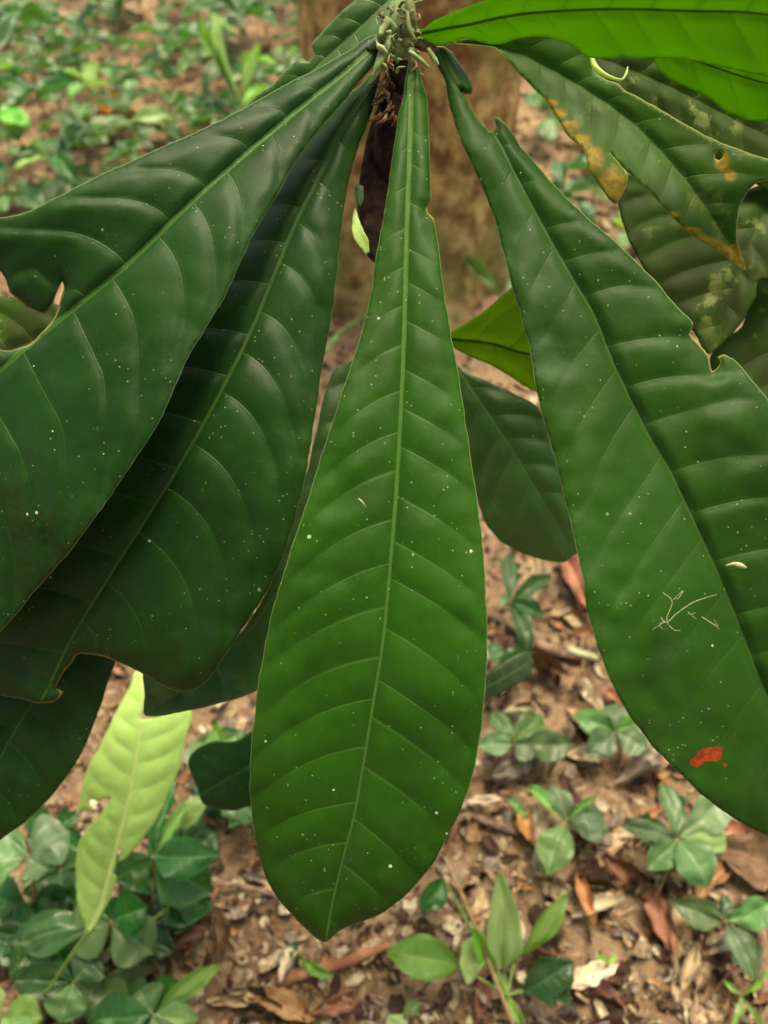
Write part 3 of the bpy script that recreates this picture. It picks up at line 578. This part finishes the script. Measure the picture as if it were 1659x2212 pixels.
seedling('seedling', 1100, 1300, .09, [(1096, 1200, 50, 'seed'), (1080, 1290, 46, 'seed'), (1190, 1245, 46, 'seedD'), (1175, 1330, 44, 'seedD'), (1140, 1420, 50, 'seedD', -.02)], 'dark seedling below the hanging back leaf', 'seedD', foot=(1110, 1370))
seedling('seedling', 1075, 1440, .07, [(1150, 1420, 62, 'seedD', .01), (1060, 1390, 40, 'seedD'), (1068, 1500, 50, 'seedD')], 'green oval leaf peeking from behind the centre leaf', 'seedD', foot=(1060, 1500))
seedling('seedling', 1088, 650, .10, [(998, 560, 34, 'seed', .02), (1130, 600, 40, 'seed'), (1150, 690, 40)], 'pale narrow-leaved seedling in front of the tree trunk', foot=(1095, 735))

seedling('seedling', 300, 320, .12, [(385, 262, 44, 'seedP', 0, 282, 262)], 'single pale green oval leaf above the orange dead leaf', 'seedP')
seedling('seedling', 520, 230, .16, [(430, 70, 30, 'seedL', .04), (560, 120, 26, 'seedL'), (500, 60, 24, 'seedL', .05), (590, 200, 30, 'seedL')], 'bright strap-leaved seedling beside the trunk at the top', 'seedL')
seedling('sapling', -60, 160, .45, [(100, 34, 62, 'seedD', .02), (20, -40, 60, 'seedD', .05), (-60, 30, 60, 'seedD')], 'dark-leaved sapling entering at the top left corner', 'seedD', cat='sapling')
seedling('seedling', 110, 470, .08, [(130, 380, 70), (200, 440, 60), (40, 420, 60), (90, 500, 60, 'seedD')], 'broad grey-green seedling just above the bitten leaf edge', 'seed')
clump = [((20, 2010), [(-30, 1960, 110), (90, 1985, 100), (40, 2090, 110), (-20, 2080, 90)], 'seedD', 'dark broad-leaved seedling at the left edge near the bottom'),
         ((280, 2010), [(360, 1985, 100), (220, 1960, 90), (300, 2090, 100), (380, 2060, 90)], 'seedD', 'dark seedling right below the tip of the lime leaf'),
         ((390, 1850), [(470, 1800, 90), (330, 1800, 80), (440, 1900, 100), (350, 1900, 90)], 'seedD', 'dark seedling beside the lime leaf under the glossy plant'),
         ((120, 1790), [(60, 1760, 80), (170, 1760, 60), (180, 1840, 70), (90, 1850, 90)], 'seedD', 'dark seedling in the gap between the dark leaf and the lime leaf'),
         ((470, 1640), [(420, 1600, 80), (530, 1580, 80), (520, 1690, 90), (420, 1690, 80)], 'seedD', 'dark seedling under the gap left of the centre leaf'),
         ((330, 2170), [(400, 2130, 90), (260, 2140, 90), (330, 2230, 90), (420, 2200, 90)], 'seedD', 'dark seedling at the bottom edge left of the reddish twig'),
((60, 1960), [(-20, 1930, 100), (120, 2000, 96), (30, 2060, 100), (160, 1940, 80)], 'seedD', 'low dark seedling under the puckered blue-green plant'),
         ((100, 2030), [(20, 2110, 90), (190, 2110, 90), (150, 1970, 70), (90, 2130, 80)], 'seedD', 'low dark seedling left of the grey-green oval leaves'),
         ((330, 1940), [(460, 1960, 110), (410, 2010, 70), (250, 1850, 80), (390, 1890, 80)], 'seedD', 'dark spreading seedling between the lime leaf and the red twig'),
         ((230, 2110), [(320, 2130, 100), (160, 2190, 100), (260, 2210, 90)], 'seed', 'blue-green seedling at the foot of the lower left clump'),
         ((440, 1760), [(390, 1830, 60), (530, 1700, 120), (470, 1690, 110), (540, 1620, 100)], 'seedD', 'dark broad leaves in shade beside the centre leaf'),
         ((130, 1880), [(190, 1850, 60), (140, 1940, 90), (50, 1930, 90), (230, 1930, 80)], 'seedD', 'dark seedling in the shade behind the lime leaf'),
         ((1310, 2080), [(1290, 2060, 12), (1330, 2058, 12)], 'seedL', 'tiny sprout in the bare litter at the lower right')]
for (cx, cy), lv, kd, lab in clump: seedling('seedling', cx, cy, .035, lv, lab, kd)
# ------------------------------------------------------------------ tree trunk
TX, TY, TR = .055, 1.73, .225
def trunk_obj():
    vs, fs = [], []; N, K = 96, 90
    for i in range(K + 1):
        z = -.05 + 3.2 * (i / K) ** 1.5
        for k in range(N):
            a = 2 * math.pi * k / N
            fl = 1 + .55 * math.exp(-max(z, 0) / .09) * (.55 + .45 * math.cos(a * 5 + .7)) - .02 * z
            r = TR * fl * (1 + .035 * noise.noise((math.cos(a) * 2, math.sin(a) * 2, z * 1.6)) + .02 * noise.noise((math.cos(a) * 9, math.sin(a) * 9, z * 6)))
            vs.append((r * math.cos(a), r * math.sin(a), z))
    for i in range(K):
        for k in range(N): fs.append((i * N + k, i * N + (k + 1) % N, (i + 1) * N + (k + 1) % N, (i + 1) * N + k))
    e = empty('tree', (TX, TY, H(TX, TY)), 'thick tan tree trunk with mossy bark rising behind the whorl', 'tree')
    link('trunk', mesh('trunk', vs, fs, M['bark']), e)
trunk_obj()

# unseen tree added behind the camera; blocks sky light and reflections with its dense crown
def shade_crown_mesh(blobs, n, seed, s0=.10, s1=.22):
    r3 = random.Random(seed); vs, fs = [], []
    for i in range(n):
        cx, cy, cz, rx, ry, rz = r3.choice(blobs)
        d = Vector((r3.gauss(0, 1), r3.gauss(0, 1), r3.gauss(0, 1))).normalized() * r3.uniform(.3, 1) ** .5
        c = Vector((cx + d.x * rx, cy + d.y * ry, cz + d.z * rz)); L = r3.uniform(s0, s1)
        a = Vector((r3.gauss(0, 1), r3.gauss(0, 1), r3.gauss(0, .5))).normalized(); n_ = a.cross(Vector((r3.gauss(0, .5), r3.gauss(0, .5), 1))).normalized()
        b = len(vs); vs += [c - a * L, c - a * L * .2 + n_ * L * .42, c + a * L, c - a * L * .2 - n_ * L * .42 + Vector((0, 0, L * .1))]
        fs += [(b, b + 1, b + 2), (b, b + 2, b + 3)]
    return vs, fs
def shade_crown_mat():
    B = NB('shade_crown_leaves'); B.set('Base Color', (.045, .10, .02)); B.set('Roughness', .5)
    tb = B.n('ShaderNodeBsdfTranslucent'); tb.inputs[0].default_value = (.10, .22, .02, 1); ms = B.n('ShaderNodeMixShader'); ms.inputs[0].default_value = .3
    B.t.links.new(B.b.outputs[0], ms.inputs[1]); B.t.links.new(tb.outputs[0], ms.inputs[2]); B.t.links.new(ms.outputs[0], B.out.inputs[0]); return B.m
CR = shade_crown_mat()
added_tree = empty('tree', (-.9, -2.6, 0), 'unseen leafy tree added behind the camera to block sky light', 'tree')
tube('trunk', [Vector((0, 0, -.1)), Vector((.05, .1, 1.6)), Vector((0, 0, 3.6))], .16, .09, M['bark'], added_tree, 16, 8, .3)
vs, fs = shade_crown_mesh([(-.9, -2.0, 3.2, 1.7, 1.5, 1.0), (.5, -1.6, 3.5, 1.6, 1.3, .9), (-1.8, -.8, 3.3, 1.4, 1.3, .9), (-.1, -2.4, 2.4, 1.9, .8, .8), (1.7, -2.2, 3.0, 1.3, 1.2, 1.0)], 9000, 3)
vs = [v - added_tree.location for v in vs]; link('shade_crown', mesh('shade_crown', vs, fs, CR, False), added_tree)
# ------------------------------------------------------------------ undergrowth seedlings (copied)
def make_small(i):
    k = ['seed', 'seed', 'seedD', 'seedL', 'seed', 'seed', 'seedD', 'seed'][i % 8]; rr = random.Random(50 + i)
    e = empty('seedling', (0, 0, 0), '', 'seedling'); h = rr.uniform(.05, .13)
    tube('stem', [Vector((0, 0, -.01)), Vector((.004, 0, h * .5)), Vector((0, 0, h))], .0022, .0014, M['petioleR'], e, 6, 3)
    n = rr.randint(4, 6); a0 = rr.uniform(0, 6.28)
    for j in range(n):
        a = a0 + j * 2 * math.pi / n + rr.uniform(-.3, .3); L = rr.uniform(.05, .095); b = Vector((0, 0, h - rr.uniform(0, .03)))
        place_leaf(e, b, b + Vector((L * math.cos(a), L * math.sin(a), rr.uniform(-.02, .03))), L * rr.uniform(.42, .6), k, up=Vector((0, 0, 1)))
    return e
protos = [make_small(i) for i in range(8)]; used = set()
def copy_thing(src, loc, rz, sc=1.0):
    c = src.copy(); C.objects.link(c); c.location = loc; c.rotation_euler = (0, 0, rz); c.scale = (sc,) * 3
    for ch in list(src.children):
        d = ch.copy(); C.objects.link(d); d.parent = c
    return c
def proj(p):
    v = p - CAM; d = v.dot(FW); return 829.5 + FPX * v.dot(RT) / d, 1106 - FPX * v.dot(UP) / d, d
spots = []; rr = random.Random(8)
def try_place(px0, px1, py0, py1, n, mind):
    c = 0
    for _ in range(n * 30):
        if c >= n: break
        p = G(rr.uniform(px0, px1), rr.uniform(py0, py1))
        if math.hypot(p.x - TX, p.y - TY) < TR + .11 or any((p - q).length < mind for q in spots): continue
        spots.append(p); c += 1
try_place(-60, 650, -10, 480, 118, .075)
n_left = len(spots)
try_place(1150, 1480, 60, 600, 34, .07)
for i, p in enumerate(spots):
    k = rr.randrange(8); src = protos[k]; q = Vector((p.x, p.y, H(p.x, p.y)))
    if k in used: o = copy_thing(src, q, rr.uniform(0, 6.28), rr.uniform(.9, 1.6))
    else: o = src; used.add(k); o.location = q
    if i < n_left: tag(o, 'small blurred seedling in the dense undergrowth left of the trunk', 'seedling', 'seedlings carpeting the ground left of the tree')
    else: tag(o, 'small blurred seedling on the ground right of the trunk', 'seedling', 'seedlings right of the tree')

# ------------------------------------------------------------------ litter
def dead_mesh(name, mat, seed, shape=.5, curl=1.0):
    me = unit_leaf(name, mat, shape, .15, .25, .22, 12, 5, .03, 6, seed, twist=random.uniform(-.8, .8), bites=.35)
    for v in me.vertices:
        x, y, z = v.co; a = curl * x * 2.2; v.co = (math.sin(a) / 2.2 / max(.3, curl) * 1.0, y, z + (1 - math.cos(a)) * .45)
    return me
DM = {k: [dead_mesh('dead_' + k, M[k], i * 7.7 + len(k), random.choice((.45, .5, .6)), random.uniform(.4, 1.9)) for i in range(4)] for k in ('tan', 'rust', 'brown', 'grey', 'cream', 'orange')}
def put_dead(p, L, wd, kind, yaw, tilt=(0, 0), label=None, group=None, lift=.004):
    o = link('fallen_leaf', rr.choice(DM[kind])); o.location = (p.x, p.y, H(p.x, p.y) + lift)
    o.rotation_euler = (tilt[0], tilt[1], yaw); o.scale = (wd, L, L * .8)
    return tag(o, label, 'dead leaf', group)
WORD = {'tan': 'tan', 'rust': 'rusty brown', 'brown': 'dark brown', 'grey': 'greyish', 'cream': 'pale cream', 'orange': 'orange'}
for i in range(282):
    if i < 190: px, py = rr.uniform(350, 1700), rr.uniform(1180, 2330) ** 1.0
    else: px, py = rr.uniform(-50, 1700), rr.uniform(60, 1100)
    if i < 110: px = rr.uniform(1000, 1680)
    p = G(px, py)
    if math.hypot(p.x - TX, p.y - TY) < TR + .03: p.x += .5
    k = rr.choices(('tan', 'rust', 'brown', 'grey', 'cream', 'orange'), (36, 16, 24, 15, 9, 3))[0]
    L = rr.uniform(.03, .088) * (1.25 if i >= 190 else 1); wd = L * rr.uniform(.35, .6)
    far = i >= 190
    put_dead(p, L, wd, k, rr.uniform(0, 6.28), (rr.uniform(-.45, .45), rr.uniform(-.5, .5)),
             '%s dead leaf lying in the %s' % (WORD[k], 'undergrowth around the tree' if far else 'litter below the shrub'),
             '%s dead leaves in the %s' % (WORD[k], 'undergrowth around the tree' if far else 'litter below the shrub'), lift=rr.uniform(.003, .014))
# singled-out dead leaves
def dead_at(x0, y0, x1, y1, wpx, kind, label, lift=.012, tilt=.2):
    a, b = G(x0, y0), G(x1, y1); d = (a - CAM).dot(FW); v = b - a
    return put_dead(a, v.length, wpx / FPX * d, kind, math.atan2(v.y, v.x) - math.pi / 2, (tilt * .3, tilt), label, None, lift)
dead_at(1240, 1895, 1278, 2015, 40, 'orange', 'orange curled dead leaf standing below the dull green seedling', .02)
dead_at(180, 290, 350, 290, 60, 'orange', 'bright orange dead leaf under the undergrowth at the upper left', .03)
dead_at(1210, 1210, 1262, 1330, 70, 'rust', 'reddish dead leaf beside the edge of the right leaf', .02)
dead_at(1060, 1690, 1160, 1650, 60, 'grey', 'grey crumpled dead leaf under the star-shaped seedling', .02)
dead_at(1150, 1230, 1150, 1360, 60, 'tan', 'long tan dead leaf standing below the hanging back leaf', .03)
dead_at(1000, 1745, 1090, 1740, 26, 'cream', 'straw-coloured leaf scrap right of the centre leaf', .02)
dead_at(1120, 1760, 1155, 1840, 50, 'orange', 'orange-tan dead leaf beside the dull green seedling', .015)
dead_at(1520, 1830, 1700, 1890, 150, 'brown', 'large dark leaf in the hollow under the right leaf tip', .015)
dead_at(1340, 1950, 1230, 1990, 50, 'cream', 'bleached leaf scrap in the middle of the bare litter', .02)
dead_at(330, 2060, 460, 2010, 80, 'brown', 'purplish brown dead leaf beside the red twig', .02)

# small debris nobody could count
def debris():
    vs, fs, mi = [], [], []; r2 = random.Random(3)
    for i in range(10500):
        if i < 7500: px, py = r2.uniform(-60, 1740), r2.uniform(1150, 2400)
        else: px, py = r2.uniform(-60, 1740), r2.uniform(-10, 1150)
        p = G(px, py)
        if math.hypot(p.x - TX, p.y - TY) < TR + .02: continue
        L = (.003 + .030 * r2.random() ** 2.2) * (1.5 if i >= 7500 else 1); wd = L * r2.choice((.08, .1, .15, .3, .6, .8)); a = r2.uniform(0, 6.28)
        ax = Vector((math.cos(a), math.sin(a), r2.uniform(-.5, .5))); bx = Vector((-math.sin(a), math.cos(a), r2.uniform(-.8, .8)))
        c = Vector((p.x, p.y, H(p.x, p.y) + r2.uniform(.001, .012))); b = len(vs); up = Vector((0, 0, L * r2.uniform(.05, .3)))
        vs += [c - ax * L * .5, c - ax * L * .15 + bx * wd * .5 + up, c + ax * L * .3 + bx * wd * .35, c + ax * L * .5, c + ax * L * .2 - bx * wd * .5, c - ax * L * .3 - bx * wd * .35 + up]
        fs += [(b, b + 1, b + 4, b + 5), (b + 1, b + 2, b + 3, b + 4)]
        m = r2.choices(range(6), (30, 14, 26, 12, 16, 3))[0]; mi += [m, m]
    me = mesh('leaf_litter', vs, fs, [CM[k] for k in ('tan', 'rust', 'brown', 'grey', 'cream', 'orange')], False)
    me.polygons.foreach_set('material_index', mi)
    tag(link('leaf_litter', me), 'fine crumbs of dead leaf and twig covering the soil', 'leaf litter', kind='stuff')
def chip_mat(name, c1, c2):
    B = NB(name); oc = B.obj(); a = B.noise(25, 6, oc, .7); c = B.noise(180, 3, oc)
    col = B.mix(B.step(a, .38, .62), c1, c2); col = B.mix(B.step(c, .35, .65), tuple(x * .55 for x in c1), col)
    B.set('Base Color', col); B.set('Roughness', .8); B.set('Specular IOR Level', .2); return B.m
CM = {'tan': chip_mat('chip_tan', (.40, .28, .17), (.60, .46, .30)), 'rust': chip_mat('chip_rust', (.28, .14, .075), (.42, .24, .14)), 'brown': chip_mat('chip_brown', (.05, .027, .018), (.14, .08, .05)),
      'grey': chip_mat('chip_grey', (.24, .18, .14), (.38, .31, .25)), 'cream': chip_mat('chip_cream', (.58, .46, .32), (.76, .66, .5)), 'orange': chip_mat('chip_orange', (.45, .2, .07), (.55, .3, .12))}
debris()

# twigs
def twig(pts, r0, r1, label, mat='twig', h=.012, wob=.5, group=None, cat='twig'):
    q = [G(x, y, h if len(t) == 0 else t[0]) for x, y, *t in pts]; o0 = Vector((q[0].x, q[0].y, q[0].z))
    o = tube('twig', q, r0, r1, M[mat], None, 8, 6, wob, o0); o.location = o0
    return tag(o, label, cat, group)
twig([(1040, 1318), (1100, 1350), (1170, 1395), (1235, 1415), (1290, 1416)], .007, .009, 'thick brown root ending in a pale break beside the right leaf')
twig([(1225, 1402), (1292, 1424)], .006, .004, 'pale broken wood chip at the end of the brown root', 'white', .02, .8, cat='wood chip')
twig([(950, 1800), (1010, 1760), (1060, 1780), (1120, 1800)], .006, .004, 'bent grey twig right of the centre leaf')
twig([(450, 1905), (520, 1915), (610, 1935)], .003, .003, 'thin pale twig left of the centre leaf tip', 'twig', .02)
twig([(470, 1915), (440, 1990), (400, 2065)], .003, .003, 'reddish twig slanting beside the lower left clump', 'twigR', .02)
twig([(225, 2060), (300, 2010), (365, 1960)], .0025, .0015, 'green stalk slanting out of the lower left clump', 'petiole', .06, 0)
twig([(960, 1850), (1010, 1960), (1060, 2090), (1110, 2215)], .0022, .0026, 'long reddish-brown stalk leaning across the sapling', 'petioleR', .09, .2)
twig([(690, 2030), (760, 1990)], .002, .0015, 'straw-coloured stalk under the centre leaf tip', 'petioleR', .03)
twig([(600, 2120), (740, 2080), (840, 2040)], .008, .006, 'thick reddish twig lying below the centre leaf', 'twigR')
twig([(1640, 2000), (1650, 2110), (1640, 2260)], .006, .006, 'mauve-brown stick at the lower right edge', 'twig')
for i in range(34):
    x, y = rr.uniform(400, 1640), rr.uniform(1250, 2230); a = rr.uniform(0, 3.14); L = rr.uniform(40, 150)
    x2, y2 = x + L * math.cos(a), y + L * math.sin(a)
    twig([(x, y, .006), ((x + x2) / 2 + rr.uniform(-10, 10), (y + y2) / 2 + rr.uniform(-10, 10), rr.uniform(.006, .03)), (x2, y2, .006)], rr.uniform(.001, .0026), .0008,
         'thin brown twig lying in the litter below the shrub', rr.choice(('twig', 'twig', 'twigR')), .01, .3, 'thin twigs scattered in the litter')
for i in range(30):
    x, y = rr.uniform(-20, 600), rr.uniform(20, 420); a = rr.uniform(0, 3.14); L = rr.uniform(40, 170)
    x2, y2 = x + L * math.cos(a), y + L * .5 * math.sin(a)
    twig([(x, y, .02), ((x + x2) / 2, (y + y2) / 2, rr.uniform(.04, .14)), (x2, y2, .02)], rr.uniform(.002, .005), .0015,
         'thin stick lying in the undergrowth left of the trunk', rr.choice(('twig', 'stem', 'twigR')), .01, .3, 'thin sticks in the undergrowth')
for i in range(14):
    x, y = rr.uniform(1060, 1640), rr.uniform(1830, 2200); L = rr.uniform(24, 60)
    dead_at(x, y, x + L * rr.uniform(-1, 1), y + L * rr.uniform(-1, 1) + 12, L * .5, 'cream', 'bleached scrap in the bright litter at the lower right', .012)['group'] = 'bleached scraps in the litter'
# branching mass on the trunk side
twig([(700, 760), (740, 715), (790, 680)], .006, .005, 'greenish stick crossing the gap left of the centre leaf', 'bud', .05, .5)

# small things stuck on the right leaf
def on_leaf(name, pts, rads, mat, label, cat, n=6):
    q = spline([(*P(x, y, d), r) for (x, y, d), r in zip(pts, rads)], 5); o0 = Vector(q[0][:3])
    vs, fs = tube_data([Vector(a[:3]) - o0 for a in q], [max(.00006, a[3]) for a in q], n); o = link(name, mesh(name, vs, fs, M[mat])); o.location = o0
    return tag(o, label, cat)
on_leaf('fibre', [(1427, 1333, .404), (1440, 1345, .402), (1462, 1325, .402), (1500, 1300, .402), (1548, 1284, .404)], [.0001, .00015, .00015, .00017, .0001], 'white', 'pale plant fibre lying on the right leaf', 'fibre')
on_leaf('fibre', [(1432, 1280, .405), (1452, 1300, .403), (1440, 1338, .402), (1455, 1360, .403), (1470, 1362, .404)], [.0001, .00015, .00018, .00015, .0001], 'white', 'hooked pale fibre crossing the straight one on the right leaf', 'fibre')
on_leaf('dry_flake', [(1568, 1222, .400), (1585, 1218, .399), (1600, 1222, .3995), (1612, 1226, .401)], [.0003, .0009, .0014, .0005], 'white', 'pale dry flake resting on the right leaf', 'flake')
on_leaf('dry_flake', [(774, 1076, .409), (784, 1086, .408), (790, 1096, .409)], [.0002, .0004, .0002], 'white', 'thin white sliver on the centre leaf', 'flake')

for i, (x, y) in enumerate([(1490, 1330), (1425, 1350), (1535, 1345), (1470, 1290)]):
    r4 = random.Random(i); q = [(x + r4.uniform(-22, 22), y + r4.uniform(-16, 16), .402) for _ in range(4)]
    on_leaf('fibre', q, [.00008, .00013, .00013, .00008], 'white', 'hair-thin curled fibre in the tangle on the right leaf', 'fibre')['group'] = 'hair-thin fibres tangled on the right leaf'
